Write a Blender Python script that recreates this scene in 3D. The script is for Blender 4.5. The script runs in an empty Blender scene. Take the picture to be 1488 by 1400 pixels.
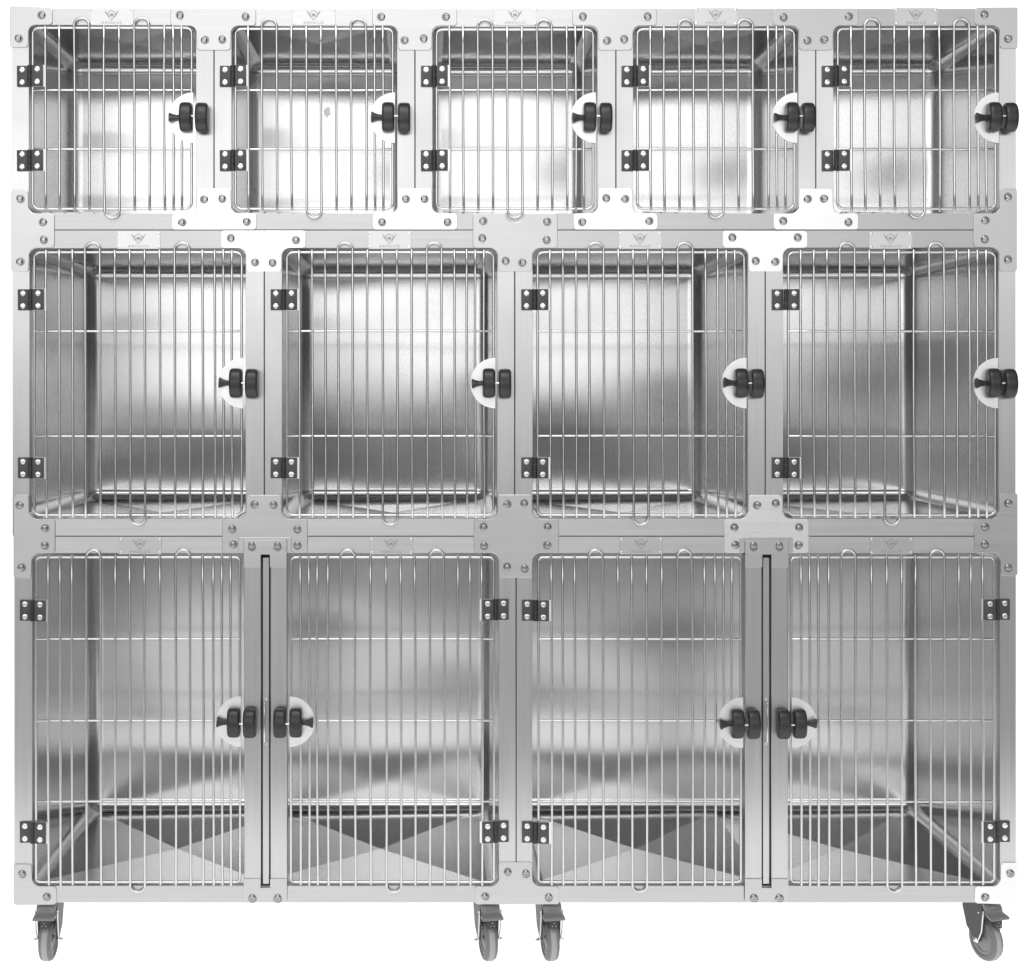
import bpy, bmesh, math, random
from mathutils import Vector, Matrix
rnd = random.Random(7)
scene = bpy.context.scene
col = scene.collection
S = 0.00167            # metres per unit of the drawing grid
D = 3.44               # camera distance to the front face
VX, VY = 618.0, 565.0  # optical axis on the drawing grid
GY = 1403.0            # ground line on the drawing grid
def X(px): return (px - 744.0) * S
def Z(py): return (GY - py) * S

# ------------------------------------------------------------------ materials
def nt(name):
    m = bpy.data.materials.new(name); m.use_nodes = True
    t = m.node_tree; b = t.nodes['Principled BSDF']
    return m, t, b
def steel(name, color=0.6, rough=0.3, aniso=0.5, d='z', wavy=0.0, wscale=2.5, rvar=0.06, cvar=0.06, tint=(1.0, 1.0, 1.0), streak=140.0, fine=0.0):
    m, t, b = nt(name); N = t.nodes; L = t.links
    b.inputs['Metallic'].default_value = 1.0
    tc = N.new('ShaderNodeTexCoord'); oi = N.new('ShaderNodeObjectInfo')
    add = N.new('ShaderNodeVectorMath'); add.operation = 'ADD'
    mul = N.new('ShaderNodeVectorMath'); mul.operation = 'SCALE'; mul.inputs['Scale'].default_value = 17.0
    comb = N.new('ShaderNodeCombineXYZ')
    for i in range(3): L.new(oi.outputs['Random'], comb.inputs[i])
    L.new(comb.outputs[0], mul.inputs[0])
    L.new(tc.outputs['Object'], add.inputs[0]); L.new(mul.outputs[0], add.inputs[1])
    mp = N.new('ShaderNodeMapping')
    sc = {'x': (3.0, streak, streak), 'y': (streak, 3.0, streak), 'z': (streak, streak, 3.0)}[d]
    mp.inputs['Scale'].default_value = sc
    L.new(add.outputs[0], mp.inputs['Vector'])
    n1 = N.new('ShaderNodeTexNoise'); n1.inputs['Scale'].default_value = 1.0; n1.inputs['Detail'].default_value = 5.0
    L.new(mp.outputs[0], n1.inputs['Vector'])
    n2 = N.new('ShaderNodeTexNoise'); n2.inputs['Scale'].default_value = 6.0; n2.inputs['Detail'].default_value = 3.0
    L.new(add.outputs[0], n2.inputs['Vector'])
    mr = N.new('ShaderNodeMapRange'); mr.inputs['From Min'].default_value = .25; mr.inputs['From Max'].default_value = .75
    mr.inputs['To Min'].default_value = rough - rvar; mr.inputs['To Max'].default_value = rough + rvar
    mx = N.new('ShaderNodeMath'); mx.operation = 'ADD'
    h = N.new('ShaderNodeMath'); h.operation = 'MULTIPLY'; h.inputs[1].default_value = .5
    h2 = N.new('ShaderNodeMath'); h2.operation = 'MULTIPLY'; h2.inputs[1].default_value = .5
    L.new(n1.outputs[0], h.inputs[0]); L.new(n2.outputs[0], h2.inputs[0])
    L.new(h.outputs[0], mx.inputs[0]); L.new(h2.outputs[0], mx.inputs[1])
    L.new(mx.outputs[0], mr.inputs['Value']); L.new(mr.outputs[0], b.inputs['Roughness'])
    cr = N.new('ShaderNodeMapRange'); cr.inputs['From Min'].default_value = .25; cr.inputs['From Max'].default_value = .75
    cr.inputs['To Min'].default_value = color * (1 - cvar); cr.inputs['To Max'].default_value = color * (1 + cvar)
    L.new(n1.outputs[0], cr.inputs['Value'])
    vt = N.new('ShaderNodeVectorMath'); vt.operation = 'SCALE'; vt.inputs[0].default_value = tint
    L.new(cr.outputs[0], vt.inputs['Scale']); L.new(vt.outputs[0], b.inputs['Base Color'])
    if aniso:
        b.inputs['Anisotropic'].default_value = aniso; b.inputs['Anisotropic Rotation'].default_value = .25
        cv = N.new('ShaderNodeCombineXYZ')
        v = {'x': (1, 0, 0), 'y': (0, 1, 0), 'z': (0, 0, 1)}[d]
        for i in range(3): cv.inputs[i].default_value = v[i] + 0.001
        L.new(cv.outputs[0], b.inputs['Tangent'])
    last = None
    if wavy:
        n3 = N.new('ShaderNodeTexNoise'); n3.inputs['Scale'].default_value = wscale; n3.inputs['Detail'].default_value = 1.0
        L.new(add.outputs[0], n3.inputs['Vector'])
        bp = N.new('ShaderNodeBump'); bp.inputs['Distance'].default_value = wavy; bp.inputs['Strength'].default_value = 1.0
        L.new(n3.outputs[0], bp.inputs['Height']); last = bp
    if fine:
        bp = N.new('ShaderNodeBump'); bp.inputs['Distance'].default_value = fine; bp.inputs['Strength'].default_value = 1.0
        L.new(n1.outputs[0], bp.inputs['Height'])
        if last: L.new(last.outputs[0], bp.inputs['Normal'])
        last = bp
    if last: L.new(last.outputs[0], b.inputs['Normal'])
    return m
def plain(name, c, rough=0.5, metal=0.0, var=0.08, spec=0.5, nscale=60.0):
    m, t, b = nt(name); N = t.nodes; L = t.links
    if not isinstance(c, tuple): c = (c, c, c)
    b.inputs['Metallic'].default_value = metal; b.inputs['Specular IOR Level'].default_value = spec
    tc = N.new('ShaderNodeTexCoord'); n = N.new('ShaderNodeTexNoise'); n.inputs['Scale'].default_value = nscale; n.inputs['Detail'].default_value = 4.0
    L.new(tc.outputs['Object'], n.inputs['Vector'])
    r = N.new('ShaderNodeMapRange'); r.inputs['To Min'].default_value = 1 - var; r.inputs['To Max'].default_value = 1 + var
    L.new(n.outputs[0], r.inputs['Value'])
    v = N.new('ShaderNodeVectorMath'); v.operation = 'SCALE'; v.inputs[0].default_value = c
    L.new(r.outputs[0], v.inputs['Scale']); L.new(v.outputs[0], b.inputs['Base Color'])
    r2 = N.new('ShaderNodeMapRange'); r2.inputs['To Min'].default_value = rough * .85; r2.inputs['To Max'].default_value = min(1, rough * 1.15)
    L.new(n.outputs[0], r2.inputs['Value']); L.new(r2.outputs[0], b.inputs['Roughness'])
    return m
M = dict(
    stile=steel('brushed_steel_vertical', .60, .34, .6, 'z', .0012, 3.0, .06, .05),
    rail=steel('brushed_steel_horizontal', .55, .34, .6, 'x', .0012, 3.0, .06, .05),
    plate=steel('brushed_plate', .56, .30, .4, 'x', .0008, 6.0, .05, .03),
    plate_glare=steel('painted_glare_plate', .84, .28, .4, 'x', .0006, 6.0, .04, .02),  # lighter copy of the plate steel, glare painted into its colour
    wall=steel('cage_wall_steel', .73, .20, .96, 'z', .011, 1.6, .012, .012),
    floorpan=steel('cage_floor_steel', .54, .20, .9, 'y', .0008, 2.5, .015, .02),
    shell=steel('casing_steel', .55, .35, .3, 'y'),
    wire=plain('polished_wire', .70, .24, 1.0, .05),
    bolt=plain('bolt_steel', .40, .24, 1.0, .1),
    washer=plain('washer_steel_shaded', .28, .35, 1.0, .1),  # darkened to paint the shadow ring around the bolt heads
    disc=steel('latch_disc_steel', .90, .38, 0, 'x', .001, 14.0, .04, .03),
    name=steel('name_plate_steel', .60, .30, .3, 'x', 0, 1, .04, .02),
    ink=plain('engraved_ink', (.32, .31, .33), .6, 0, .2),
    blue=plain('emblem_dot', (.30, .30, .46), .5, 0, .1),
    black=plain('black_rubber', .028, .34, 0, .2, .5),
    hinge=plain('black_hinge', .060, .40, 0, .12, .5),
    hinged=plain('black_hinge_pin', .03, .4, 0, .1),
    screw=plain('bright_screw', .80, .25, 1.0, .05),
    gap_shade=plain('painted_gap_shade', .03, .7, 0, .2),  # near-black that stands in for shade in gaps and slots
    fork=plain('grey_painted_fork', (.065, .072, .072), .42, .3, .12),
    zinc=plain('zinc', .75, .22, 1.0, .05),
    pedal=plain('grey_pedal', .22, .5, 0, .06),
    tyre=plain('grey_tyre', .18, .55, 0, .1),
    tread=plain('pale_tread', .36, .6, 0, .08),
    hub=plain('grey_hub', .26, .45, 0, .06),
    stain=plain('dull_residue', .62, .35, 1.0, .1),
)

# ------------------------------------------------------------------ objects
WP = {}
def thing(name, label, cat, loc, group=None):
    o = bpy.data.objects.new(name, None); col.objects.link(o)
    o.location = loc; o.empty_display_size = .05
    o['label'] = label; o['category'] = cat
    if group: o['group'] = group
    WP[o.name] = Vector(loc); return o
def link(name, me, parent, loc=None, label=None, rot=None):
    o = bpy.data.objects.new(name, me); col.objects.link(o)
    if parent is not None:
        o.parent = parent; base = WP[parent.name]
        if loc is None: WP[o.name] = Vector(base)
        else: o.location = Vector(loc) - base; WP[o.name] = Vector(loc)
    elif loc is not None: o.location = loc
    if rot: o.rotation_euler = rot
    if label: o['label'] = label
    return o
def finish(bm, mat, smooth=False, angle=None):
    me = bpy.data.meshes.new('mesh')
    bmesh.ops.recalc_face_normals(bm, faces=bm.faces)
    bm.to_mesh(me); bm.free()
    for m in (mat if isinstance(mat, (list, tuple)) else [mat]): me.materials.append(m)
    if smooth:
        for p in me.polygons: p.use_smooth = True
        if angle is not None: me.set_sharp_from_angle(angle=math.radians(angle))
    return me
def part(name, bm, mat, parent, smooth=False, angle=None, label=None):
    """bm holds world coordinates; moved into the parent's frame"""
    if parent is not None: bmesh.ops.translate(bm, verts=bm.verts, vec=-WP[parent.name])
    return link(name, finish(bm, mat, smooth, angle), parent, None, label)

def box(bm, x0, x1, y0, y1, z0, z1, mi=0):
    vs = [bm.verts.new((x, y, z)) for x in (x0, x1) for y in (y0, y1) for z in (z0, z1)]
    for f in ((0, 1, 3, 2), (4, 6, 7, 5), (0, 4, 5, 1), (2, 3, 7, 6), (0, 2, 6, 4), (1, 5, 7, 3)):
        fc = bm.faces.new([vs[i] for i in f]); fc.material_index = mi
def bevelled_box(bm, x0, x1, y0, y1, z0, z1, r, seg=2):
    b2 = bmesh.new(); box(b2, x0, x1, y0, y1, z0, z1)
    bmesh.ops.recalc_face_normals(b2, faces=b2.faces)
    bmesh.ops.bevel(b2, geom=list(b2.edges), offset=r, segments=seg, affect='EDGES', profile=.5)
    me = bpy.data.meshes.new('t'); b2.to_mesh(me); b2.free(); bm.from_mesh(me); bpy.data.meshes.remove(me)
def fillet(pts):
    """pts: (px, py, r) on the drawing grid -> outline with rounded corners"""
    out = []; n = len(pts)
    for i in range(n):
        p = Vector(pts[i][:2]); r = pts[i][2] if len(pts[i]) > 2 else 0
        if r <= 0: out.append(p); continue
        a = (Vector(pts[i - 1][:2]) - p).normalized(); b = (Vector(pts[(i + 1) % n][:2]) - p).normalized()
        th = a.angle(b); t = r / math.tan(th / 2)
        c = p + (a + b).normalized() * (r / math.sin(th / 2))
        s = p + a * t; e = p + b * t
        a0 = math.atan2(s.y - c.y, s.x - c.x); a1 = math.atan2(e.y - c.y, e.x - c.x)
        d = (a1 - a0 + math.pi) % (2 * math.pi) - math.pi
        for k in range(9): 
            q = a0 + d * k / 8; out.append(c + Vector((math.cos(q), math.sin(q))) * r)
    return out
def sheet(outline, y0, y1, bev=.0009, bm=None):
    """flat outline (drawing grid) extruded from y0 (front) to y1 (back), front edge eased"""
    b2 = bmesh.new()
    vs = []
    for p in outline:
        v = (X(p[0]), y0, Z(p[1]))
        if vs and (vs[-1].co - Vector(v)).length < 1e-6: continue
        vs.append(b2.verts.new(v))
    f = b2.faces.new(vs)
    r = bmesh.ops.extrude_face_region(b2, geom=[f])
    nv = [g for g in r['geom'] if isinstance(g, bmesh.types.BMVert)]
    bmesh.ops.translate(b2, verts=nv, vec=(0, y1 - y0, 0))
    bmesh.ops.recalc_face_normals(b2, faces=b2.faces)
    if bev:
        es = [e for e in b2.edges if abs(e.verts[0].co.y - y0) < 1e-7 and abs(e.verts[1].co.y - y0) < 1e-7]
        bmesh.ops.bevel(b2, geom=es, offset=bev, segments=2, affect='EDGES', profile=.5)
    if bm is None: return b2
    me = bpy.data.meshes.new('t'); b2.to_mesh(me); b2.free(); bm.from_mesh(me); bpy.data.meshes.remove(me)
    return bm
def tube(bm, pts, r, n=10, closed=False):
    m = len(pts); rings = []; ref = None
    for i, p in enumerate(pts):
        if closed: t = (pts[(i + 1) % m] - pts[i - 1]).normalized()
        else: t = (pts[min(i + 1, m - 1)] - pts[max(i - 1, 0)]).normalized()
        if ref is None: ref = Vector((0, 1, 0)) if abs(t.y) < .9 else Vector((1, 0, 0))
        ref = (ref - t * ref.dot(t)).normalized(); bi = t.cross(ref)
        rings.append([bm.verts.new(p + (ref * math.cos(a) + bi * math.sin(a)) * r) for a in [2 * math.pi * k / n for k in range(n)]])
    for i in range(m if closed else m - 1):
        A, B = rings[i], rings[(i + 1) % m]
        for k in range(n): bm.faces.new((A[k], A[(k + 1) % n], B[(k + 1) % n], B[k]))
    if not closed:
        for R, s in ((rings[0], -1), (rings[-1], 1)):
            t = (pts[0] - pts[1]).normalized() if s < 0 else (pts[-1] - pts[-2]).normalized()
            c = sum((v.co for v in R), Vector()) / n
            R2 = [bm.verts.new(c + (v.co - c) * .6 + t * r * .5) for v in R]
            for k in range(n): bm.faces.new((R[k], R[(k + 1) % n], R2[(k + 1) % n], R2[k]))
            bm.faces.new(R2)
    return bm
def lathe(bm, prof, n=24, mi=0):
    """profile (axial, radius) about the local x axis"""
    rings = []
    for a, r in prof:
        if r < 1e-6: rings.append([bm.verts.new((a, 0, 0))])
        else: rings.append([bm.verts.new((a, r * math.cos(2 * math.pi * k / n), r * math.sin(2 * math.pi * k / n))) for k in range(n)])
    for A, B in zip(rings, rings[1:]):
        for k in range(n):
            l = (k + 1) % n
            vs = [A[0]] if len(A) == 1 else [A[k], A[l]]
            vs += [B[0]] if len(B) == 1 else [B[l], B[k]]
            if len(vs) > 2: bm.faces.new(vs).material_index = mi
    return bm
def tf(bm, mat): bmesh.ops.transform(bm, matrix=mat, verts=bm.verts); return bm
FACE = Matrix.Rotation(math.radians(-90), 4, 'Z')       # lathe axis +x -> -y (towards the viewer)

# ------------------------------------------------------------------ shared hardware meshes
def bolt_mesh(dx, dz):
    bm = bmesh.new(); u = S
    lathe(bm, [(0, 4.9 * u), (.0030, 4.8 * u), (.0040, 4.4 * u), (.0050, 3.5 * u), (.0055, 2.7 * u), (.0053, 2.2 * u), (.0030, 1.9 * u), (.0030, 0)], 20)
    tf(bm, FACE)
    w = bmesh.new(); lathe(w, [(0, 6.0 * u), (.0004, 6.0 * u), (.0004, 0)], 24, 1); tf(w, Matrix.Translation((dx * u, 0, dz * u)) @ FACE)
    me = bpy.data.meshes.new('t'); w.to_mesh(me); w.free(); bm.from_mesh(me); bpy.data.meshes.remove(me)
    return finish(bm, [M['bolt'], M['washer']], True, 40)
BOLTS = [bolt_mesh(*d) for d in ((1.6, .3), (-1.5, -.4), (.4, -1.8), (-.3, 1.7), (1.2, -1.0))]
BIGSLOT = bolt_mesh(0.4, -3.6)
def bolt(parent, px, py, y=-.0032, mesh=None):
    return link('bolt', mesh or rnd.choice(BOLTS), parent, (X(px), y, Z(py)), rot=None)
def screw_mesh(r, h=.0012):
    bm = bmesh.new()
    lathe(bm, [(0, r), (h * .6, r), (h, r * .8), (h, r * .36), (h * .4, r * .3), (h * .4, 0)], 16); tf(bm, FACE)
    return finish(bm, M['screw'], True, 40)
SCREW = screw_mesh(3.9 * S); RIVET = screw_mesh(1.9 * S, .0009)
def roller_mesh():
    bm = bmesh.new(); u = S; r = 21.3 * u; w = 8.9 * u; c = 4.5 * u
    pr = [(-w, 0), (-w, r * .55), (-w, r - c)]
    for k in range(1, 6): a = math.pi / 2 * k / 5; pr.append((-w + c * (1 - math.cos(a)), r - c + c * math.sin(a)))
    pr.append((0, r + .3 * u))
    for k in range(0, 6): a = math.pi / 2 * (1 - k / 5); pr.append((w - c * (1 - math.cos(a)), r - c + c * math.sin(a)))
    pr += [(w, r * .55), (w, 0)]
    lathe(bm, pr, 48); tf(bm, Matrix.Diagonal((1, .60, 1, 1)))
    return finish(bm, M['black'], True, 50)
ROLLER = roller_mesh()
def lever_mesh():
    bm = bmesh.new(); u = S
    lathe(bm, [(0, 4.2 * u), (2 * u, 3.7 * u), (6 * u, 3.9 * u), (11 * u, 5.3 * u), (15.5 * u, 7.6 * u), (16.8 * u, 7.3 * u), (17 * u, 5 * u), (15.5 * u, 0)], 20)
    tf(bm, Matrix.Diagonal((-1, .55, 1, 1)))
    return finish(bm, M['black'], True, 40)
LEVER = lever_mesh()
def leaf_mesh(w):
    bm = bmesh.new(); u = S
    bevelled_box(bm, -w / 2 * u, w / 2 * u, -.0045, 0, -15.2 * u, 15.2 * u, .0009)
    return finish(bm, M['hinge'], True, 30)
LEAF = leaf_mesh(16.4)
def pin_mesh():
    bm = bmesh.new(); u = S
    L = 30.6 * u / 3
    for k in range(3):
        z0 = -15.3 * u + k * L
        lathe(b := bmesh.new(), [(0.0003, 0), (.0003, 2.9 * u), (.0007, 3.2 * u), (L - .0007, 3.2 * u), (L - .0003, 2.9 * u), (L - .0003, 0)], 16)
        tf(b, Matrix.Translation((0, -.003, z0)) @ Matrix.Rotation(math.radians(-90), 4, 'Y'))
        me = bpy.data.meshes.new('t'); b.to_mesh(me); b.free(); bm.from_mesh(me); bpy.data.meshes.remove(me)
    return finish(bm, M['hinged'], True, 40)
PIN = pin_mesh()

def glyph_mesh(text, size, xs):
    cu = bpy.data.curves.new('t', 'FONT'); cu.body = text; cu.size = size; cu.align_x = 'CENTER'; cu.extrude = .00012
    cu.space_character = 1.15; cu.resolution_u = 3
    o = bpy.data.objects.new('t', cu); col.objects.link(o)
    bpy.context.view_layer.update()
    me = bpy.data.meshes.new_from_object(o.evaluated_get(bpy.context.evaluated_depsgraph_get()))
    bpy.data.objects.remove(o); bpy.data.curves.remove(cu)
    me.transform(Matrix.Rotation(math.radians(90), 4, 'X') @ Matrix.Diagonal((xs, 1, 1, 1)))
    me.materials.clear(); me.materials.append(M['ink']); return me
WORD = glyph_mesh('AEOLUS', 5.2 * S, 1.45)
def emblem_mesh():
    bm = bmesh.new(); u = S
    def stroke(pts, w, mi=0):
        for (a, b) in zip(pts, pts[1:]):
            a = Vector(a); b = Vector(b); d = (b - a).normalized(); n = Vector((-d.y, d.x)) * w / 2; a = a - d * w * .3; b = b + d * w * .3
            q = [a + n, b + n, b - n, a - n]
            f = [bm.verts.new((p.x * u, -.0003, p.y * u)) for p in q] + [bm.verts.new((p.x * u, 0, p.y * u)) for p in q]
            for i in ((0, 1, 2, 3), (4, 7, 6, 5), (0, 4, 5, 1), (1, 5, 6, 2), (2, 6, 7, 3), (3, 7, 4, 0)): bm.faces.new([f[j] for j in i]).material_index = mi
    shield = [(0, 7), (3, 5.2), (5.2, 3.6), (5, 0), (3.6, -3.2), (1.6, -5.6), (0, -7), (-1.6, -5.6), (-3.6, -3.2), (-5, 0), (-5.2, 3.6), (-3, 5.2), (0, 7)]
    stroke(shield, .85)
    for s in (-1, 1):
        stroke([(s * 9.6, 6.6), (s * 8.2, 3.0), (s * 6.6, .4), (s * 4.2, -3.0)], .8)
        stroke([(s * 8.8, 5.0), (s * 6.8, 2.2), (s * 5.2, 1.6)], .7)
    ring = [(2.7 * math.cos(a), 2.7 * math.sin(a)) for a in [2 * math.pi * k / 14 for k in range(15)]]
    stroke(ring, .5)
    stroke([(-1.3, .1), (1.5, .1)], 2.6, 1)
    return finish(bm, [M['ink'], M['blue']])
EMBLEM = emblem_mesh()

def name_plate(parent, x0, y0):
    x1, y1 = x0 + 62.5, y0 + 25.0
    p = part('name_plate', sheet(fillet([(x0, y0, 1), (x1, y0, 1), (x1, y1, 1), (x0, y1, 1)]), -.0014, .0004, .0003), M['name'], parent)
    cx = (x0 + x1) / 2
    link('emblem', EMBLEM, p, (X(cx - .5), -.0014, Z(y0 + 10.2)))
    link('lettering', WORD, p, (X(cx - .5), -.00150, Z(y0 + 22.9)))
    for sx in (x0 + 2.8, x1 - 2.8):
        for sy in (y0 + 3, y1 - 2.5): link('rivet', RIVET, p, (X(sx), -.0014, Z(sy)))

def corner_shape(kind, p):
    pass

# ------------------------------------------------------------------ a bracket plate with bolts
def bracket(parent, pts, bolts, mat='plate', y0=-.0032, name='corner_plate', mesh=None):
    o = part(name, sheet(fillet(pts), y0, .0004 if y0 > -.004 else y0 + .0024), M[mat], parent)
    for b in bolts: bolt(o, b[0], b[1], y0, mesh)
    return o

# ------------------------------------------------------------------ doors
OFF_S = [18.5, 38.5, 60, 81.5, 103, 124.5, 146.5, 168, 190, 202.5, 214.5]
OFF_M = [17.5, 36.5, 55.5, 74, 95.5, 117, 138.5, 160, 181.5, 203.5, 225, 243.5, 261.5, 274, 286.5]
OFF_L = [18, 35, 52.5, 73, 94, 115.5, 136, 157.5, 180, 202.5, 224, 242, 257.5, 270, 282.5]
def door(parent, x0, x1, y0, y1, off, ref, tops, bots, crosses, ytop, ybot, yltop, ylbot, flip=False, rad=9.0, hinge_c=0, hinges=(), latch_y=0, RE=0):
    """x0..x1,y0..y1: wire frame centre line; off: upright wires from the hinge side"""
    YF, YB = -.0015, -.0058
    sc = (x1 - x0) / ref
    up = [(x1 - o * sc) if flip else (x0 + o * sc) for o in off]
    pts = fillet([(x0, y0, rad), (x1, y0, rad), (x1, y1, rad), (x0, y1, rad)])
    # add points along the straight runs so the wire keeps a hand made waver
    bm = tube(bmesh.new(), [Vector((X(p.x), YF, Z(p.y))) for p in pts], 1.95 * S, 12, True)
    d = part('door', bm, M['wire'], parent, True)
    for cy in crosses:
        s = rnd.uniform(-.5, .5)
        b = tube(bmesh.new(), [Vector((X(x0 + (x1 - x0) * t), YF, Z(cy + s * math.sin(3.14 * t)))) for t in [k / 8 for k in range(9)]], 1.85 * S, 10)
        part('cross_wire', b, M['wire'], d, True)
    used = set()
    for tp, top in [(t, True) for t in tops] + [(t, False) for t in bots]: used |= set(tp)
    def run(x, ya, yb, bow, n=10):
        return [Vector((X(x + 1.0 * ((ya + (yb - ya) * k / n) - y0) / (y1 - y0) + bow * math.sin(math.pi * k / n)), YB, Z(ya + (yb - ya) * k / n))) for k in range(n + 1)]
    for i, x in enumerate(up):
        if i in used: continue
        part('upright_wire', tube(bmesh.new(), run(x, ytop + rnd.uniform(-.8, .8), ybot + rnd.uniform(-.8, .8), rnd.uniform(-1.0, 1.0)), 1.85 * S, 10), M['wire'], d, True)
    for tp, top in [(t, True) for t in tops] + [(t, False) for t in bots]:
        xa, xb = sorted((up[tp[0]], up[tp[1]])); r = (xb - xa) / 2; c = (xa + xb) / 2
        yl = (yltop + r) if top else (ylbot - r); ye = ybot if top else ytop
        A = run(xa, ye, yl, rnd.uniform(-.8, .8)); B = run(xb, yl, ye, rnd.uniform(-.8, .8))
        sh = 0.0 if top else 1.0
        arc = [Vector((X(c + sh - r * math.cos(math.pi * k / 12)), YB, Z(yl + (-r if top else r) * math.sin(math.pi * k / 12)))) for k in range(1, 12)]
        part('wire_loop', tube(bmesh.new(), A + arc + B, 1.85 * S, 10), M['wire'], d, True)
    # hinges: fixed leaf on the frame, moving leaf over the wires
    sg = -1 if flip else 1
    for hy in hinges:
        h = link('hinge', PIN, parent, (X(hinge_c), -.0055, Z(hy)))
        link('frame_leaf', LEAF, h, (X(hinge_c - sg * 10.9), -.0004, Z(hy)), rot=(0, rnd.uniform(-.012, .012), 0))
        link('door_leaf', LEAF, h, (X(hinge_c + sg * 11.6), -.0085, Z(hy)))
        bmk = bmesh.new(); xa, xb = sorted((hinge_c + sg * 4, hinge_c + sg * 23))
        box(bmk, X(xa), X(xb), -.0084, -.0072, Z(hy + 15.6), Z(hy - 15.6)); part('backing_strip', bmk, M['disc'], h)
        for s2, yy in ((-1, -.0049), (1, -.0130)):
            for sy in (-9.1, 9.1):
                link('screw', SCREW, h, (X(hinge_c + sg * s2 * 11.6), yy, Z(hy + sy)))
    # latch
    sgl = -1 if flip else 1
    e = RE - sgl * 3.0
    n = 28; arc = [Vector((e - sgl * 36.5 * math.sin(math.pi * k / n), latch_y - 36.5 * math.cos(math.pi * k / n))) for k in range(n + 1)]
    l = part('latch', sheet(arc, -.0112, -.0096, .0004), M['disc'], d)
    link('roller', ROLLER, l, (X(RE - sgl * 12.6), -.021, Z(latch_y)))
    link('roller', ROLLER, l, (X(RE + sgl * 10.4), -.021, Z(latch_y + .8)))
    lv = link('lever', LEVER, l, (X(RE - sgl * 20.5), -.020, Z(latch_y)))
    if flip: lv.scale = (-1, 1, 1)
    lv.rotation_euler = (rnd.uniform(-.6, .6), rnd.uniform(-.07, .07), 0)
    pb = bmesh.new(); lathe(pb, [(-7 * S, 0), (-7 * S, 1.5 * S), (7 * S, 1.5 * S), (7 * S, 0)], 10); tf(pb, Matrix.Translation((X(RE - sgl * .4), -.034, Z(latch_y))))
    part('latch_pin', pb, M['zinc'], l, True, 40)
    return d

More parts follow.
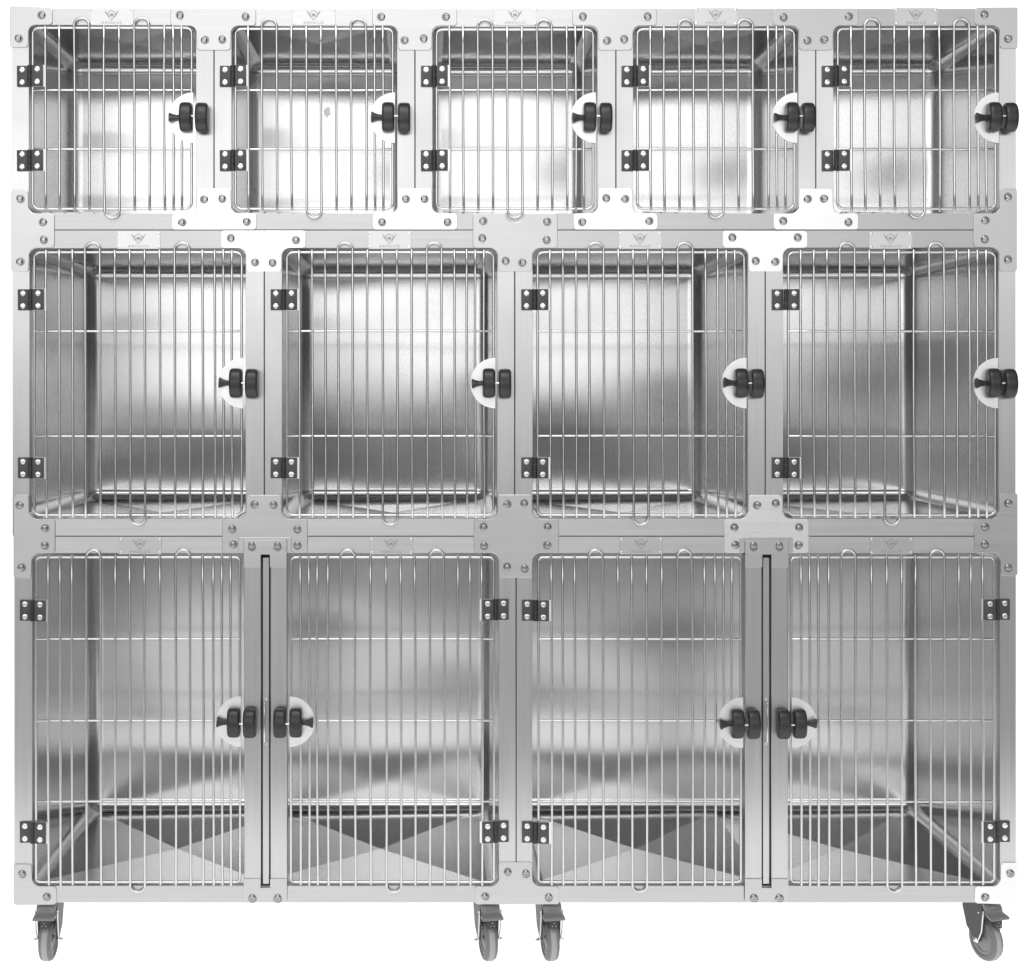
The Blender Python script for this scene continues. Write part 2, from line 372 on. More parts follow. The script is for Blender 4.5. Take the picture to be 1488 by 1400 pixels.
# ------------------------------------------------------------------ cage body
def body(c, x0, x1, yt, yb, ox0, ox1, oy0, oy1, depth, orad, nx=1, bulge=.0015):
    """module x0..x1, yt..yb ; opening ox0..ox1, oy0..oy1 (drawing grid)"""
    g = .7; T = .020
    xl, xr = x0 + g, x1 - g; ya, yz = yt + g, yb - g
    part('frame_stile', sheet(fillet([(xl, ya, .8), (ox0, ya, 0), (ox0, yz, 0), (xl, yz, .8)]), 0, T, .0005), M['stile'], c)
    part('frame_stile', sheet(fillet([(ox1, ya, 0), (xr, ya, .8), (xr, yz, .8), (ox1, yz, 0)]), 0, T, .0005), M['stile'], c)
    def arc(cx, cy, a0, a1): return [(cx + orad * math.cos(math.radians(a0 + (a1 - a0) * k / 8)), cy + orad * math.sin(math.radians(a0 + (a1 - a0) * k / 8)), 0) for k in range(9)]
    e = .25
    a, b = ox0 + e, ox1 - e
    top = [(a, ya, 0), (b, ya, 0)] + arc(b - orad, oy0 + orad, 0, -90) + arc(a + orad, oy0 + orad, -90, -180)
    bot = [(b, yz, 0), (a, yz, 0)] + arc(a + orad, oy1 - orad, 180, 90) + arc(b - orad, oy1 - orad, 90, 0)
    part('frame_rail', sheet([(p[0], p[1]) for p in top], 0, T, 0), M['rail'], c)
    part('frame_rail', sheet([(p[0], p[1]) for p in bot], 0, T, 0), M['rail'], c)
    # liner: coved box, open at the front, floor and roof pans cross-broken
    m = 1.5; X0, X1 = X(ox0 - m), X(ox1 + m); Z0, Z1 = Z(oy1 + m), Z(oy0 - m); r = .030
    bm = bmesh.new(); Y0, Y1 = T, depth
    xs = [X0, X0 + r] + [X0 + r + (X1 - X0 - 2 * r) * k / (2 * nx) for k in range(1, 2 * nx)] + [X1 - r, X1]
    # cross section profile in (x,z): rounded rectangle, lofted back, closing with a rounded back
    def ring(inset, y, k):
        pts = []
        x_0, x_1, z_0, z_1 = X0 + inset, X1 - inset, Z0 + inset, Z1 - inset; q = max(r - inset, .0004)
        for cx, cz, a0 in ((x_1 - q, z_0 + q, -90), (x_1 - q, z_1 - q, 0), (x_0 + q, z_1 - q, 90), (x_0 + q, z_0 + q, 180)):
            for j in range(7):
                aa = math.radians(a0 + 90 * j / 6); pts.append(Vector((cx + q * math.cos(aa), y, cz + q * math.sin(aa))))
        return pts
    rings = [ring(0, Y0, 0), ring(0, Y1 - r, 0)]
    for k in range(1, 7):
        aa = math.pi / 2 * k / 6; rings.append(ring(r * (1 - math.cos(aa)), Y1 - r + r * math.sin(aa), k))
    V = [[bm.verts.new(p) for p in R] for R in rings]
    n = 28
    for A, B in zip(V, V[1:]):
        for k in range(n):
            if A is V[0] and k in (6, 13, 20, 27):
                if k in (13, 27): continue          # roof (13) and floor (27) pans are built below
            bm.faces.new((A[k], A[(k + 1) % n], B[(k + 1) % n], B[k]))
    # back wall: slightly pillowed grid
    bx0, bx1, bz0, bz1 = X0 + r, X1 - r, Z0 + r, Z1 - r
    G = 10
    gv = [[bm.verts.new((bx0 + (bx1 - bx0) * i / G, Y1 + bulge * math.sin(math.pi * i / G) * math.sin(math.pi * j / G), bz0 + (bz1 - bz0) * j / G)) for i in range(G + 1)] for j in range(G + 1)]
    for j in range(G):
        for i in range(G): bm.faces.new((gv[j][i], gv[j][i + 1], gv[j + 1][i + 1], gv[j + 1][i]))
    for f in bm.faces: f.smooth = True
    part('liner', bm, M['wall'], c, True, 60)
    # pans
    def pan(name, z, hs):
        b = bmesh.new(); w = (bx1 - bx0) / nx; fl, fr, br, bl, ce = hs; last = None
        for i in range(nx):
            q = [b.verts.new(v) for v in ((bx0 + w * i, Y0, z + fl), (bx0 + w * (i + 1), Y0, z + fr), (bx0 + w * (i + 1), Y1 - r, z + br), (bx0 + w * i, Y1 - r, z + bl))]
            cv = b.verts.new((bx0 + w * (i + .5), (Y0 + Y1 - r) / 2, z + ce))
            for k in range(4): b.faces.new((q[k], q[(k + 1) % 4], cv))
            if fl:
                lo = [b.verts.new((v.co.x, v.co.y, z - .012)) for v in q]
                for k in range(4): b.faces.new((q[k], q[(k + 1) % 4], lo[(k + 1) % 4], lo[k]))
        part(name, b, M['floorpan'], c)
    pan('floor_pan', Z0, (.010, .0025, .0025, -.002, -.010)); pan('roof_pan', Z1, (0, 0, 0, 0, .004))
    # outer casing
    b = bmesh.new(); k = 1.0
    cx0, cx1, cz0, cz1 = X(x0 + k), X(x1 - k), Z(yb - k), Z(yt + k); Yb = depth + .012
    for f in (((cx0, T, cz0), (cx0, Yb, cz0), (cx0, Yb, cz1), (cx0, T, cz1)), ((cx1, T, cz0), (cx1, T, cz1), (cx1, Yb, cz1), (cx1, Yb, cz0)),
              ((cx0, T, cz1), (cx0, Yb, cz1), (cx1, Yb, cz1), (cx1, T, cz1)), ((cx0, T, cz0), (cx1, T, cz0), (cx1, Yb, cz0), (cx0, Yb, cz0)),
              ((cx0, Yb, cz0), (cx1, Yb, cz0), (cx1, Yb, cz1), (cx0, Yb, cz1))):
        b.faces.new([b.verts.new(v) for v in f])
    bmesh.ops.remove_doubles(b, verts=b.verts, dist=1e-5)
    part('casing', b, M['shell'], c)
def gap_shade(c, x0, x1, y0, y1):
    b = bmesh.new(); box(b, X(x0), X(x1), .0035, .014, Z(y1), Z(y0)); part('shade_strip', b, M['gap_shade'], c)  # dark strip painting the shade in the gap between cages

# ------------------------------------------------------------------ the eleven cages
DS, DM = .43, .64
top_open = [(42, 36.5, 285), (336.5, 38, 577), (628.5, 39, 868), (920, 38.5, 1160), (1211, 38, 1452)]
top_seam = [17, 311, 603, 895, 1185.5, 1477]
top_name = [131.5, 425, 717.5, 1009, 1300]
top_loops = [(2, 3), (1, 2), (2, 3), (2, 3), (1, 2)]
top_loops2 = [(6, 7), (7, 8), (6, 7), (6, 7), (7, 8)]
top_lab = ['small square steel cage at the left end of the top row',
           'small top row cage with a pale round smudge on its back wall',
           'small steel cage in the middle of the top row of five',
           'small top row cage between the middle one and the right end one',
           'small square steel cage at the right end of the top row']
cages = []
for i, (a, t, b) in enumerate(top_open):
    x0, x1 = top_seam[i], top_seam[i + 1]
    c = thing('small_cage', top_lab[i], 'cage', ((X(x0) + X(x1)) / 2, 0, Z(334)), 'small cages along the top row')
    body(c, x0, x1, 12.5, 334.5, a, b, t, 310.5, DS, 11)
    door(c, a + 6, b - 6.3, t + 4.6, 303.8, OFF_S, 229, [top_loops[i], top_loops2[i]], [(4, 5)], (131.5, 217.3), 39.3, 306.8, t - 9.3, 317,
         False, 9, a + 2.3, (111.5, 234), 172.6, b)
    name_plate(c, top_name[i], 12.2)
    if i < 4: gap_shade(c, x1 - 2.2, x1 + 2.2, 14, 333)
    cages.append(c)
bracket(cages[0], [(15, 9.5, 3), (76.5, 12, 5), (76.5, 36.8, 5), (42, 36.8, 11), (41, 69.5, 4), (15, 69.5, 3)], [(62, 22.5), (27, 56)])
bracket(cages[4], [(1478, 11.5, 3), (1478, 71, 3), (1453, 71.5, 5), (1452.4, 38.3, 11), (1416.5, 36.8, 4), (1416.5, 12, 4)], [(1430, 23), (1465, 57)])

mid_open = [(43, 361, 357), (410, 360.5, 722.5), (774, 361, 1086.5), (1138, 360, 1451)]
mid_seam = [17.5, 384, 748, 1112, 1476.5]
mid_name = [170.5, 535, 899, 1263]
mid_lab = ['medium steel cage at the left end of the middle row', 'second medium cage from the left in the middle row',
           'third medium cage from the left in the middle row', 'medium steel cage at the right end of the middle row']
for i, (a, t, b) in enumerate(mid_open):
    x0, x1 = mid_seam[i], mid_seam[i + 1]
    c = thing('medium_cage', mid_lab[i], 'cage', ((X(x0) + X(x1)) / 2, 0, Z(779.5)), 'medium cages along the middle row')
    body(c, x0, x1, 334.5, 779.5, a, b, t, 754, DM, 12, bulge=.0015)
    door(c, a + 7.2, b - 5.6, 367, 748.6, OFF_M, 300.5, [(3, 4), (9, 10)], [(6, 7)], (481.5, 633.7), 364.3, 751.8, 353.3, 762.3,
         False, 9, a + 2.6, (436, 680), 557, b)
    name_plate(c, mid_name[i], 336.8)
    gap_shade(c, x0 + 4, x1 - 4, 332.8, 336.2)
    if i < 3: gap_shade(c, x1 - 2.2, x1 + 2.2, 337, 778)
    cages.append(c)

big_seam = [20, 750, 1477]
big_open = [(47, 725), (773.5, 1453)]
big_lab = ['large double door cage on the left of the bottom row', 'large double door cage on the right of the bottom row']
bigs = []
for i, (a, b) in enumerate(big_open):
    x0, x1 = big_seam[i], big_seam[i + 1]; sh = 727.3 * i
    c = thing('large_cage', big_lab[i], 'cage', ((X(x0) + X(x1)) / 2, 0, Z(1391)), 'large double cages along the bottom row')
    body(c, x0, x1, 779.5, 1312.5, a, b, 804, 1287.5, DM, 12, nx=2, bulge=.0015)
    gap_shade(c, x0 + 4, x1 - 4, 777.8, 781.2)
    if i == 0: gap_shade(c, x1 - 2.2, x1 + 2.2, 783, 1310)
    kw = dict(latch_y=1047.5 + i * 1.5, rad=6)
    door(c, a + 6 + i * 3, 348.8 + sh, 810, 1281.5, OFF_L, 296, [(3, 4), (9, 10)], [(6, 7)], (928.5, 1047, 1164.5), 807.5, 1285, 799, 1295,
         False, hinge_c=a + 1.5 + i * 2.5, hinges=(886.8, 1209), RE=354 + sh, **kw)
    door(c, 423 + sh - i, b - 7.5 - i * 1.5, 810, 1281.5, OFF_L, 296, [(3, 4), (9, 10)], [(6, 7)], (928.5, 1047, 1164.5), 807.5, 1285, 799, 1295,
         True, hinge_c=b - 5 - i * 0.5, hinges=(885.5, 1208), RE=418.5 + sh, **kw)
    for nx_ in ((172.5, 537.5), (900.5, 1264))[i]: name_plate(c, nx_, 780.6)
    # removable centre post
    p0 = bmesh.new()
    box(p0, X(356.5 + sh), X(416 + sh), .012, .030, Z(1288), Z(804)); post = part('centre_post', p0, M['gap_shade'], c)  # near-black core paints the shade between the post stiles
    p0 = bmesh.new(); box(p0, X(355.6 + sh), X(416.8 + sh), .0305, .034, Z(1288), Z(804)); part('post_back', p0, M['shell'], post)
    for xa, xb in ((355, 379.4), (393.2, 417.4)):
        q = bmesh.new(); bevelled_box(q, X(xa + sh), X(xb + sh), -.0035, .030, Z(1288), Z(806), .0022, 3); part('post_stile', q, M['stile'], post, True, 12)
    q = bmesh.new(); bevelled_box(q, X(381.6 + sh), X(391.0 + sh), .0015, .020, Z(1285.5), Z(811), .0012); part('post_strip', q, M['stile'], post, True, 12)
    q = bmesh.new(); box(q, X(352 + sh), X(423 + sh), -.0030, -.0015, Z(780.6), Z(778.8)); part('slot_shade', q, M['gap_shade'], post)  # thin dark box painting the shade inside the open slot
    bracket(post, [(346.5 + sh, 780.8, 3), (424 + sh, 780.8, 3), (424 + sh, 803.3, 1), (346.5 + sh, 803.3, 1)], [], 'plate', -.0045, 'hanger_backplate')
    bracket(post, [(354.3 + sh, 784.2, 3), (417.4 + sh, 784.2, 3), (417.4 + sh, 824, 1), (392.3 + sh, 824, 1), (392.3 + sh, 805.5, 0), (379.6 + sh, 805.5, 0), (379.6 + sh, 824, 1), (354.3 + sh, 824, 1)],
            [(366.3 + sh, 791.4), (403.7 + sh, 791.4)], 'plate', -.0085, 'hanger_plate', BIGSLOT)
    # foot plate with two open notches
    fx = 354.3 + sh
    fp = [(fx, 1276, 1), (fx + 24.8, 1276, 1), (fx + 24.8, 1289, 0), (fx + 38.5, 1289, 0), (fx + 38.5, 1276, 1), (fx + 63.2, 1276, 1), (fx + 63.2, 1309.7, 2.5),
          (fx + 56, 1309.7, 1), (fx + 55, 1302, 2), (fx + 44, 1302, 2), (fx + 43, 1309.7, 1),
          (fx + 19.5, 1309.7, 1), (fx + 18.5, 1302, 2), (fx + 7.5, 1302, 2), (fx + 6.5, 1309.7, 1), (fx, 1309.7, 2.5)]
    bracket(post, fp, [(fx + 12.6, 1303.2), (fx + 49.6, 1303.2)], 'plate', -.0065, 'foot_plate')
    # thin pull handle on the strip
    hp = [Vector((X(385.4 + sh + a_), y_, Z(z_))) for a_, y_, z_ in ((.8, .002, 1017), (.8, -.012, 1018.5), (0, -.016, 1022), (-.2, -.017, 1048), (0, -.016, 1075), (.8, -.012, 1079), (.8, .002, 1080.5))]
    h = part('pull_handle', tube(bmesh.new(), hp, 1.05 * S, 10), M['wire'], post, True)
    for zz in (1017, 1080.5): link('screw', RIVET, h, (X(385.4 + sh + 1), .0012, Z(zz)))
    bigs.append(c)
bracket(bigs[0], [(20, 1255.5, 4), (46, 1255.5, 4), (47.5, 1287.3, 11), (82.3, 1287.3, 6), (82.3, 1314.5, 5), (20, 1315, 5)], [(32, 1269), (67.5, 1303)])
bracket(bigs[1], [(1454, 1253, 5), (1478.5, 1253, 3), (1478.5, 1314.5, 4), (1416, 1312.5, 5), (1416, 1287.3, 5), (1453, 1287.3, 11)], [(1466.5, 1268), (1432, 1303)], 'plate_glare')

# small marks on two back walls
def blob(parent, px, py, depth, rr, name):
    k = (D + depth) / D; b = bmesh.new(); vs = []
    wx, wz = X(VX) + (X(px) - X(VX)) * k, Z(VY) + (Z(py) - Z(VY)) * k
    for j in range(18):
        a = 2 * math.pi * j / 18; q = rr * S * (1 + .25 * rnd.uniform(-1, 1)); vs.append(b.verts.new((wx + q * math.cos(a) * .8, depth - .0012, wz + q * math.sin(a))))
    b.faces.new(vs); part(name, b, M['stain'], parent)
blob(cages[1], 475, 163, DS, 7.5, 'smudge')

# ------------------------------------------------------------------ plates joining the cages
def join(label, pts, bolts, mat='plate', group=None):
    cx = sum(p[0] for p in pts) / len(pts); zb = max(p[1] for p in pts)
    c = thing('joining_plate', label, 'bracket', (X(cx), 0, Z(zb)), group)
    bracket(c, pts, bolts, mat, name='plate')
    return c
# tee plates along the top edge
tt = [(311, 248, 372, 285.3, 336.2, [(262, 24), (357, 24), (297, 59), (323, 57)], 'between the first and second small cages'),
      (603, 541, 664, 577.3, 628.2, [(555, 25), (649, 25), (589, 59), (616, 58)], 'between the second and third small cages'),
      (895, 831.5, 954, 868.3, 919.7, [(847, 26), (941, 26), (881, 60), (907, 59)], 'between the third and fourth small cages'),
      (1185, 1123.5, 1247, 1160.3, 1210.7, [(1138, 25), (1232, 25), (1172, 59), (1198, 58)], 'between the fourth and fifth small cages')]
for sx, a, b, l, r, bo, where in tt:
    join('grey T shaped plate at the top edge ' + where, [(a, 13.2, 3), (b, 13.2, 3), (b, 38, 5), (r, 38, 11), (r - 1.2, 73.5, 4.5), (l + 1.2, 73.5, 4.5), (l, 38, 11), (a, 38, 5)], bo, 'plate', 'joining plates along the top edge')
tb = [(311, 249.5, 373, 285.3, 336.2, [(264, 324), (358, 322), (298, 290), (323, 288)], 'first and second small cages'),
      (603, 541, 664.5, 577.3, 628.2, [(555, 322), (650, 322), (589, 289), (616, 289)], 'second and third small cages'),
      (895, 833, 955.5, 868.3, 919.7, [(847, 323), (942, 322), (881, 290), (907, 290)], 'third and fourth small cages'),
      (1185, 1123.8, 1247, 1160.3, 1210.7, [(1138, 323), (1232, 322), (1172, 290), (1198, 289)], 'fourth and fifth small cages')]
for sx, a, b, l, r, bo, where in tb:
    join('upturned T plate with painted glare at the foot of the ' + where, [(l + 1.2, 274.5, 4.5), (r - 1.2, 274.5, 4.5), (r, 310.7, 11), (b, 310.7, 5), (b, 334, 5), (a, 334, 5), (a, 310.7, 5), (l, 310.7, 11)], bo, 'plate_glare', 'upturned plates under the small cages')
for sx, a, b, l, r, bo, where in [(384, 320.5, 444.5, 357.3, 409.7, [(336, 348), (430, 348), (370, 381), (396, 381)], 'first and second medium cages'),
                                  (1112, 1050, 1173, 1086.8, 1137.7, [(1064, 347), (1159, 347), (1098, 381), (1125, 381)], 'third and fourth medium cages')]:
    join('T plate with painted glare above the seam of the ' + where, [(a, 335.6, 5), (b, 335.6, 5), (b, 360.6, 5), (r, 360.6, 12), (r - .8, 395, 4.5), (l + .8, 395, 4.5), (l, 360.6, 12), (a, 360.6, 5)], bo, 'plate_glare', 'T plates over the medium cages')
join('edge plate joining the left end small cage to the medium cage below',
     [(17, 276, 4), (41, 276, 4), (42, 310.5, 11), (79.5, 310.5, 5), (79.5, 360, 5), (43, 360.7, 12), (42, 395, 4), (17, 395, 4)], [(29.5, 289), (64, 323), (64, 348), (29, 381)])
join('edge plate joining the right end small cage to the medium cage below',
     [(1453, 274.5, 4), (1477, 274.5, 4), (1477, 395, 4), (1452, 395, 4), (1451.2, 359.8, 12), (1414, 359, 5), (1414, 310.5, 5), (1452.2, 310.5, 11)], [(1464, 288), (1430, 321), (1430, 347), (1464, 379)])
nota = [(748 + 13.5 * math.cos(math.radians(a)), 310.6 + 13.5 * math.sin(math.radians(a)), 0) for a in range(180, -1, -15)]
join('wide central plate with a half round notch under the middle small cage',
     [(687, 310.6, 5)] + nota + [(810, 310.6, 5), (810, 360.7, 5), (773.7, 360.7, 12), (773, 395, 4.5), (723.3, 395, 4.5), (722.8, 360.7, 12), (687, 360.7, 5)],
     [(701, 322), (794, 322), (701, 348), (794, 348), (735, 381), (760, 382)])
join('left edge plate between the left end medium cage and the left large cage',
     [(20, 719, 4), (42, 719, 4), (43, 754, 12), (80.5, 754.3, 5), (80.5, 803.7, 5), (47, 803.7, 12), (45.5, 840, 4), (20, 840, 4)], [(30, 734), (65, 768), (65, 792), (31, 825)])
join('right edge plate between the right end medium cage and the right large cage',
     [(1453, 717.5, 4), (1478, 717.5, 3), (1478, 837, 4), (1454, 837, 4), (1453, 803.7, 12), (1415.5, 803.5, 5), (1415.5, 754, 5), (1451.3, 754, 12)], [(1465, 731), (1430, 765), (1430, 790), (1464, 824)])
for label, a, b, l, r, bo, mt in [('plate over the left centre post, below the first and second medium cages', 323, 447, 357.2, 409.8, [(371, 733), (397, 733), (337, 768), (432, 768), (338.5, 791.5), (432, 791.5)], 'plate'),
                                  ('plate with painted glare over the right centre post, below the third and fourth medium cages', 1052, 1175, 1086.7, 1137.8, [(1101, 734), (1127, 733), (1067, 768), (1161, 768), (1067, 792), (1161, 792)], 'plate_glare')]:
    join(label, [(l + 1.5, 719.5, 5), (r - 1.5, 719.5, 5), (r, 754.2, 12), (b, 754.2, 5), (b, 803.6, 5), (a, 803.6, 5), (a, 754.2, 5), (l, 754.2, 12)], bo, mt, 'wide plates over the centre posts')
join('cross shaped central plate where two medium and two large cages meet',
     [(723.5, 719, 4.5), (772.5, 719, 4.5), (773.8, 754.2, 12), (812, 754.2, 5), (812, 803.7, 5), (773.5, 803.7, 12), (773.5, 840, 4.5), (724.5, 840, 4.5), (725, 803.7, 12), (688.5, 803.7, 5), (688.5, 754.2, 5), (722.7, 754.2, 12)],
     [(736, 733), (762, 733), (703, 767), (796, 767), (703, 792), (796, 792), (737, 825), (762, 825)])
join('bottom central T plate joining the two large cages above the inner castors',
     [(724.5, 1252.5, 4.5), (773, 1252.5, 4.5), (773.6, 1287.4, 12), (812, 1287.4, 5), (812, 1314, 3), (690, 1314, 5), (690, 1287.4, 5), (725, 1287.4, 12)], [(738, 1268), (764, 1268), (704, 1302.5), (797, 1302.5)])

# ------------------------------------------------------------------ castors (parts of the large cages)
def caster(parent, px, yaw):
    y0 = .055
    k = (D + y0) / D
    wx = X(VX) + (X(px) - X(VX)) * k
    ztop = Z(1312.5)
    R = Matrix.Translation((wx, y0, 0)) @ Matrix.Rotation(math.radians(yaw), 4, 'Z')
    off = -.022                  # wheel sits towards the viewer from the swivel
    rw = .0505; hw = .0150
    # fork
    b = bmesh.new()
    for s in (-1, 1):
        prof = [(.034, ztop - .014), (-.034, ztop - .014), (-.040, ztop - .030), (-.034, .068), (off - .010, .052), (off, .043), (off + .011, .050), (.020, .072), (.036, ztop - .034)]
        pa = [b.verts.new((s * .0205, y, z)) for y, z in prof]; pb = [b.verts.new((s * .0235, y, z)) for y, z in prof]
        b.faces.new(pa); b.faces.new(pb)
        for i in range(len(prof)): j = (i + 1) % len(prof); b.faces.new((pa[i], pa[j], pb[j], pb[i]))
    box(b, -.0235, .0235, -.034, .036, ztop - .014, ztop - .0105)
    f = part('caster', tf(b, R), M['fork'], parent)
    b = bmesh.new(); lathe(b, [(0, 0), (0, .030), (.003, .032), (.0075, .032), (.0105, .027), (.0105, 0)], 28)
    tf(b, Matrix.Translation((0, 0, ztop - .0105)) @ Matrix.Rotation(math.radians(-90), 4, 'Y')); part('swivel_ring', tf(b, R), M['zinc'], f, True, 40)
    # wheel: tyre, tread, hub
    b = bmesh.new(); pr = [(-hw * .80, rw * .70), (-hw, rw * .74), (-hw, rw * .84), (-hw * .86, rw * .93), (-hw * .50, rw * .985), (hw * .50, rw * .985), (hw * .86, rw * .93), (hw, rw * .84), (hw, rw * .74), (hw * .80, rw * .70)]
    lathe(b, pr, 56); tf(b, Matrix.Translation((0, off, rw))); w = part('wheel', tf(b, R), M['tyre'], f, True, 50)
    b = bmesh.new(); lathe(b, [(-hw * .48, rw * .98), (-hw * .42, rw), (hw * .42, rw), (hw * .48, rw * .98)], 56); tf(b, Matrix.Translation((0, off, rw))); part('tread', tf(b, R), M['tread'], w, True, 50)
    b = bmesh.new(); lathe(b, [(-hw * .95, 0), (-hw * .95, rw * .16), (-hw * .72, rw * .2), (-hw * .62, rw * .52), (-hw * .8, rw * .56), (-hw * .8, rw * .72), (hw * .8, rw * .72), (hw * .8, rw * .56), (hw * .62, rw * .52), (hw * .72, rw * .2), (hw * .95, rw * .16), (hw * .95, 0)], 40)
    tf(b, Matrix.Translation((0, off, rw))); part('hub', tf(b, R), M['hub'], w, True, 30)
    # pedal: curved body plus lip
    b = bmesh.new()
    P = [(-.030, ztop - .005), (-.044, ztop - .005), (-.052, ztop - .013), (-.056, ztop - .024), (-.061, ztop - .027), (-.073, ztop - .030), (-.076, ztop - .034), (-.073, ztop - .038), (-.056, ztop - .035), (-.048, ztop - .030), (-.044, ztop - .022), (-.036, ztop - .014)]
    def xw(i): return .0245 if i in (4, 5, 6, 7, 8) else .0225
    pa = [b.verts.new((-xw(i) - (.002 if i in (5, 6, 7) else 0), y, z)) for i, (y, z) in enumerate(P)]; pb = [b.verts.new((xw(i) + (.002 if i in (5, 6, 7) else 0), y, z)) for i, (y, z) in enumerate(P)]
    b.faces.new(pa); b.faces.new(pb)
    for i in range(len(P)): j = (i + 1) % len(P); b.faces.new((pa[i], pa[j], pb[j], pb[i]))
    bmesh.ops.recalc_face_normals(b, faces=b.faces)
    bmesh.ops.bevel(b, geom=list(b.edges), offset=.0012, segments=2, affect='EDGES')
    pe = part('brake_pedal', tf(b, R), M['pedal'], f, True, 35)
    b = bmesh.new(); vs = [b.verts.new((x, y, z)) for x, y, z in ((-.015, -.0478, ztop - .0075), (.015, -.0478, ztop - .0075), (.010, -.0551, ztop - .019), (-.010, -.0551, ztop - .019))]
    fc = b.faces.new(vs); q = bmesh.ops.extrude_face_region(b, geom=[fc]); bmesh.ops.translate(b, verts=[g_ for g_ in q['geom'] if isinstance(g_, bmesh.types.BMVert)], vec=(0, .004, .002))
    part('pedal_badge', tf(b, R), M['tyre'], pe)
    b = bmesh.new(); bevelled_box(b, -.0095, .0095, -.0690, -.058, ztop - .058, ztop - .0335, .001)
    tg = part('brake_tab', tf(b, R), M['hinged'], f, True, 30)
    b = bmesh.new()
    for tx, tz in ((0, -.0445), (-.0042, -.0515), (.0042, -.0515)):
        q = bmesh.new(); lathe(q, [(0, .0011), (.0006, .0009), (.0006, 0)], 10); tf(q, Matrix.Translation((tx, -.0690, ztop + tz)) @ FACE)
        me = bpy.data.meshes.new('t'); q.to_mesh(me); q.free(); b.from_mesh(me); bpy.data.meshes.remove(me)
    part('dots', tf(b, R), M['screw'], tg)
    # side straps and axle bolts
    for s in (-1, 1):
        b = bmesh.new()
        tube(b, [Vector((s * x, y, z)) for x, y, z in ((.0265, -.046, ztop - .022), (.0268, -.044, ztop - .040), (.0268, -.040, .078), (.0262, -.030, .058), (.0258, off, .048))], .0019, 8)
        part('side_strap', tf(b, R), M['zinc'], f, True)
        b = bmesh.new(); lathe(b, [(0, 0), (0, .0068), (.004, .0066), (.006, .0045), (.013, .001), (.013, 0)], 12)
        if s < 0: tf(b, Matrix.Rotation(math.pi, 4, 'Z'))
        tf(b, Matrix.Translation((s * .0235, off, rw))); part('axle_bolt', tf(b, R), M['zinc'], f, True, 40)
        b = bmesh.new(); lathe(b, [(0, 0), (0, .0026), (.002, .002), (.0026, 0)], 12)
        if s < 0: tf(b, Matrix.Rotation(math.pi, 4, 'Z'))
        tf(b, Matrix.Translation((s * .0236, -.026, ztop - .032))); part('rivet', tf(b, R), M['zinc'], f, True, 40)
caster(bigs[0], 74, 1); caster(bigs[0], 706, 11); caster(bigs[1], 796, 8); caster(bigs[1], 1424, 17)

# ------------------------------------------------------------------ ground: translucency added so the world below keeps it shadowless white
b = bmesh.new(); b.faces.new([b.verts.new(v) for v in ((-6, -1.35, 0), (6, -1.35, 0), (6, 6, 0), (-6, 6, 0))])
me = finish(b, bpy.data.materials.new('added_translucent_white')); g = link('ground', me, None); g['kind'] = 'structure'
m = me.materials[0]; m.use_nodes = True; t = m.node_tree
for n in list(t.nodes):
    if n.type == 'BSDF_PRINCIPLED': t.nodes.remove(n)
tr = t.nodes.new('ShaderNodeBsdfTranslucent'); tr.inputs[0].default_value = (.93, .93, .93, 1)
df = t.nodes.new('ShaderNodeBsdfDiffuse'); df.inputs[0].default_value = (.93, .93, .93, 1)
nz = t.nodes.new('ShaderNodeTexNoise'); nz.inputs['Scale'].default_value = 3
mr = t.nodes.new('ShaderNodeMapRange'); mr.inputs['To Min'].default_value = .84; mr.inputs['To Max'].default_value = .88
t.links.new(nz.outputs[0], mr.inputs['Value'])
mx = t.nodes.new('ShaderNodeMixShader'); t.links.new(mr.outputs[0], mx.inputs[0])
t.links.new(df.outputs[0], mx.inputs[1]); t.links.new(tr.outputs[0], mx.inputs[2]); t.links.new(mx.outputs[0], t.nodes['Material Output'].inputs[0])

# ------------------------------------------------------------------ world: invented bright and dark bands for the steel to reflect
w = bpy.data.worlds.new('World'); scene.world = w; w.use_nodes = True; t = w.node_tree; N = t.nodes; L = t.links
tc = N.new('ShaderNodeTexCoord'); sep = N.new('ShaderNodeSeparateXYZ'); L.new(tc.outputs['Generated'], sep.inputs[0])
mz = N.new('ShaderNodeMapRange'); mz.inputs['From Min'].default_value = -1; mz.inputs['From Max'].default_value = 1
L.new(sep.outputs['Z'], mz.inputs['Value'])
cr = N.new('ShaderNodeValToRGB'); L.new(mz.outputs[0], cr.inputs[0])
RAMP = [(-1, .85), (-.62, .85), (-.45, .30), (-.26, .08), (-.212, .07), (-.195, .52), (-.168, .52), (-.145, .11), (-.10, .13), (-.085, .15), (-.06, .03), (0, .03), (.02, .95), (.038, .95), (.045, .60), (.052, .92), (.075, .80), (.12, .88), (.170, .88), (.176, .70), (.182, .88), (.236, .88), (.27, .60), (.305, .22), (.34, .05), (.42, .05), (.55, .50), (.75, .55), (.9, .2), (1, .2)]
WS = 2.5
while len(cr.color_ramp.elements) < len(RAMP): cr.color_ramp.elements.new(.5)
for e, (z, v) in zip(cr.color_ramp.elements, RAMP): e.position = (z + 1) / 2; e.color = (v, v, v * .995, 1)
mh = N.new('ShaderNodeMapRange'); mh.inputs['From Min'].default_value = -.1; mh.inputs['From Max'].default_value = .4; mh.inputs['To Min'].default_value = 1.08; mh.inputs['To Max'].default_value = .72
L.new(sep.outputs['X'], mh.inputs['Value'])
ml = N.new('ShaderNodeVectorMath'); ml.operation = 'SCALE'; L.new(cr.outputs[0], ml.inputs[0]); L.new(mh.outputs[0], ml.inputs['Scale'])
my = N.new('ShaderNodeMapRange'); my.inputs['From Min'].default_value = .66; my.inputs['From Max'].default_value = .80; L.new(sep.outputs['Y'], my.inputs['Value'])
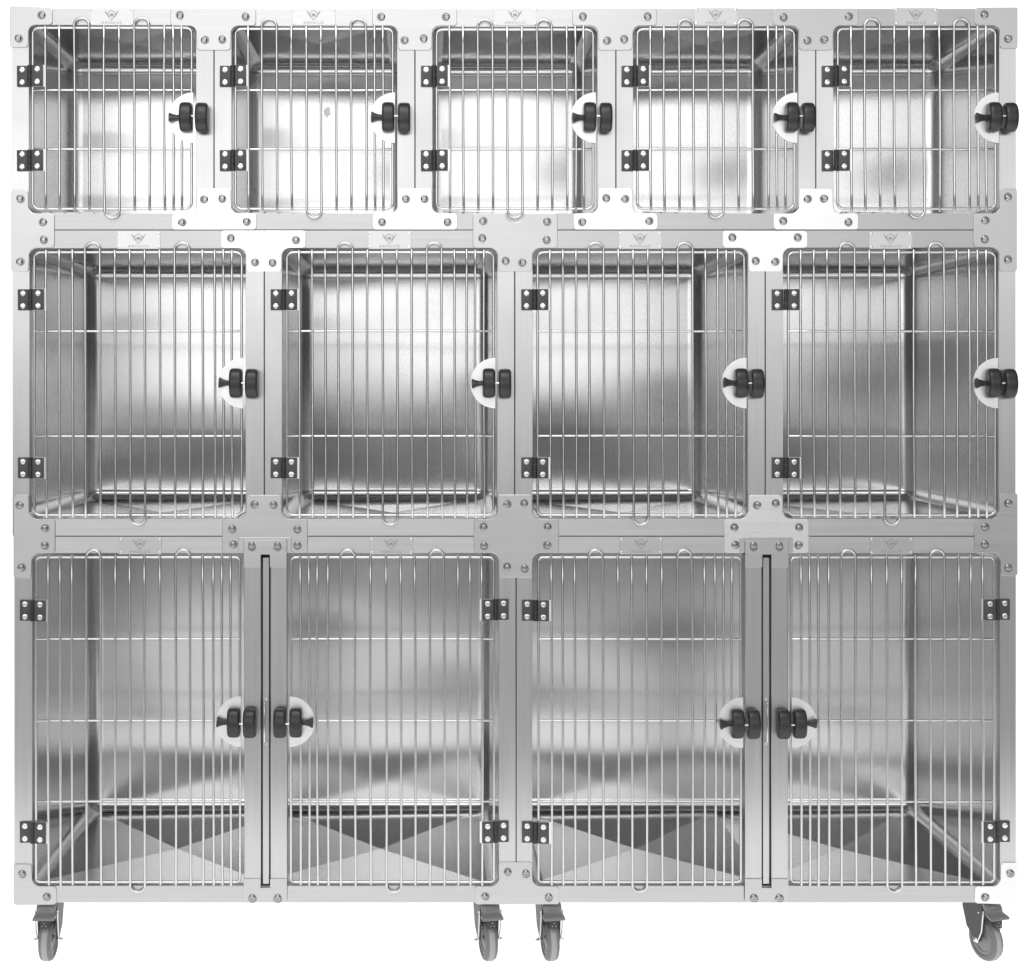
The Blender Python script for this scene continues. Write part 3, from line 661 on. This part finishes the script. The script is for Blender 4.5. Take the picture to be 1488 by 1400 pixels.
# world dimmed beside backdrop and front bands to darken wire and bolt edges
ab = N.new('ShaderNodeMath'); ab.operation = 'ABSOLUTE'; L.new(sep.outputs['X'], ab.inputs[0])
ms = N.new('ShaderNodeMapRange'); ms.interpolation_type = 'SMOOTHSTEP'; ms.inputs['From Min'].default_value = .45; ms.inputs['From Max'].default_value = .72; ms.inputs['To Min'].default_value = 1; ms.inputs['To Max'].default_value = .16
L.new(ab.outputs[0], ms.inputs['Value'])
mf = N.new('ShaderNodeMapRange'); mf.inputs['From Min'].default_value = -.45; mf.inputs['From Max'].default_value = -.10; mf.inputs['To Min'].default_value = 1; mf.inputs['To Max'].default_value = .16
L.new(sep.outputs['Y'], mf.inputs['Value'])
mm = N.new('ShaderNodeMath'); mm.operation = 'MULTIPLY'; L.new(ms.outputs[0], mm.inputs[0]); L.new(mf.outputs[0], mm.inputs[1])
# added glow below the ground stays bright all round
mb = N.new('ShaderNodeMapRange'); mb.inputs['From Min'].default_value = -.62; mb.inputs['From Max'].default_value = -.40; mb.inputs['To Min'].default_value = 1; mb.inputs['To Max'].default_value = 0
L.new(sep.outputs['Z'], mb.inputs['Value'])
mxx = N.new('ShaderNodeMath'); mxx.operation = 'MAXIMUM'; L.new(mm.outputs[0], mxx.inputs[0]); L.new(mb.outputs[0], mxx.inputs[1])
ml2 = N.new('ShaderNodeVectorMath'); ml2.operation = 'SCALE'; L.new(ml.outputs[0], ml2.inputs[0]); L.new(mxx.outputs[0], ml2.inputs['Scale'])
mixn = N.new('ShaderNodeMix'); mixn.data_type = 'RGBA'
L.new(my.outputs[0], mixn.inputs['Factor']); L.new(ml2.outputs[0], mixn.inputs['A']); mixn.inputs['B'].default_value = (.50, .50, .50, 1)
# the lower half is brightened to light the translucent ground
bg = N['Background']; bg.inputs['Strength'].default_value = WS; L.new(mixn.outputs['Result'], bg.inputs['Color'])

def area(name, loc, target, sx, sy, power):
    l = bpy.data.lights.new(name, 'AREA'); l.shape = 'RECTANGLE'; l.size = sx; l.size_y = sy; l.energy = power
    o = bpy.data.objects.new(name, l); col.objects.link(o); o.location = loc
    o.rotation_euler = (Vector(target) - Vector(loc)).to_track_quat('-Z', 'Y').to_euler(); return o
area('added_top_light', (-.4, -2.4, 4.2), (0, -.4, .8), 3.0, 1.6, 45)  # unseen overhead light, added to brighten the wires and ground

# ------------------------------------------------------------------ camera
cam = bpy.data.cameras.new('Camera'); co = bpy.data.objects.new('Camera', cam); col.objects.link(co); scene.camera = co
co.location = (X(VX), -D, Z(VY)); co.rotation_euler = (math.radians(90), 0, 0)
cam.sensor_width = 36; cam.lens = 36 * (D / S) / 1488
cam.shift_x = (744 - VX) / 1488; cam.shift_y = -(700 - VY) / 1488
cam.clip_start = .05; cam.clip_end = 100
scene.view_settings.view_transform = 'Standard'; scene.view_settings.look = 'None'
scene.view_settings.exposure = 0; scene.view_settings.gamma = 1
scene.cycles.max_bounces = 10; scene.cycles.glossy_bounces = 8; scene.cycles.use_denoising = True
scene.cycles.sample_clamp_indirect = 6
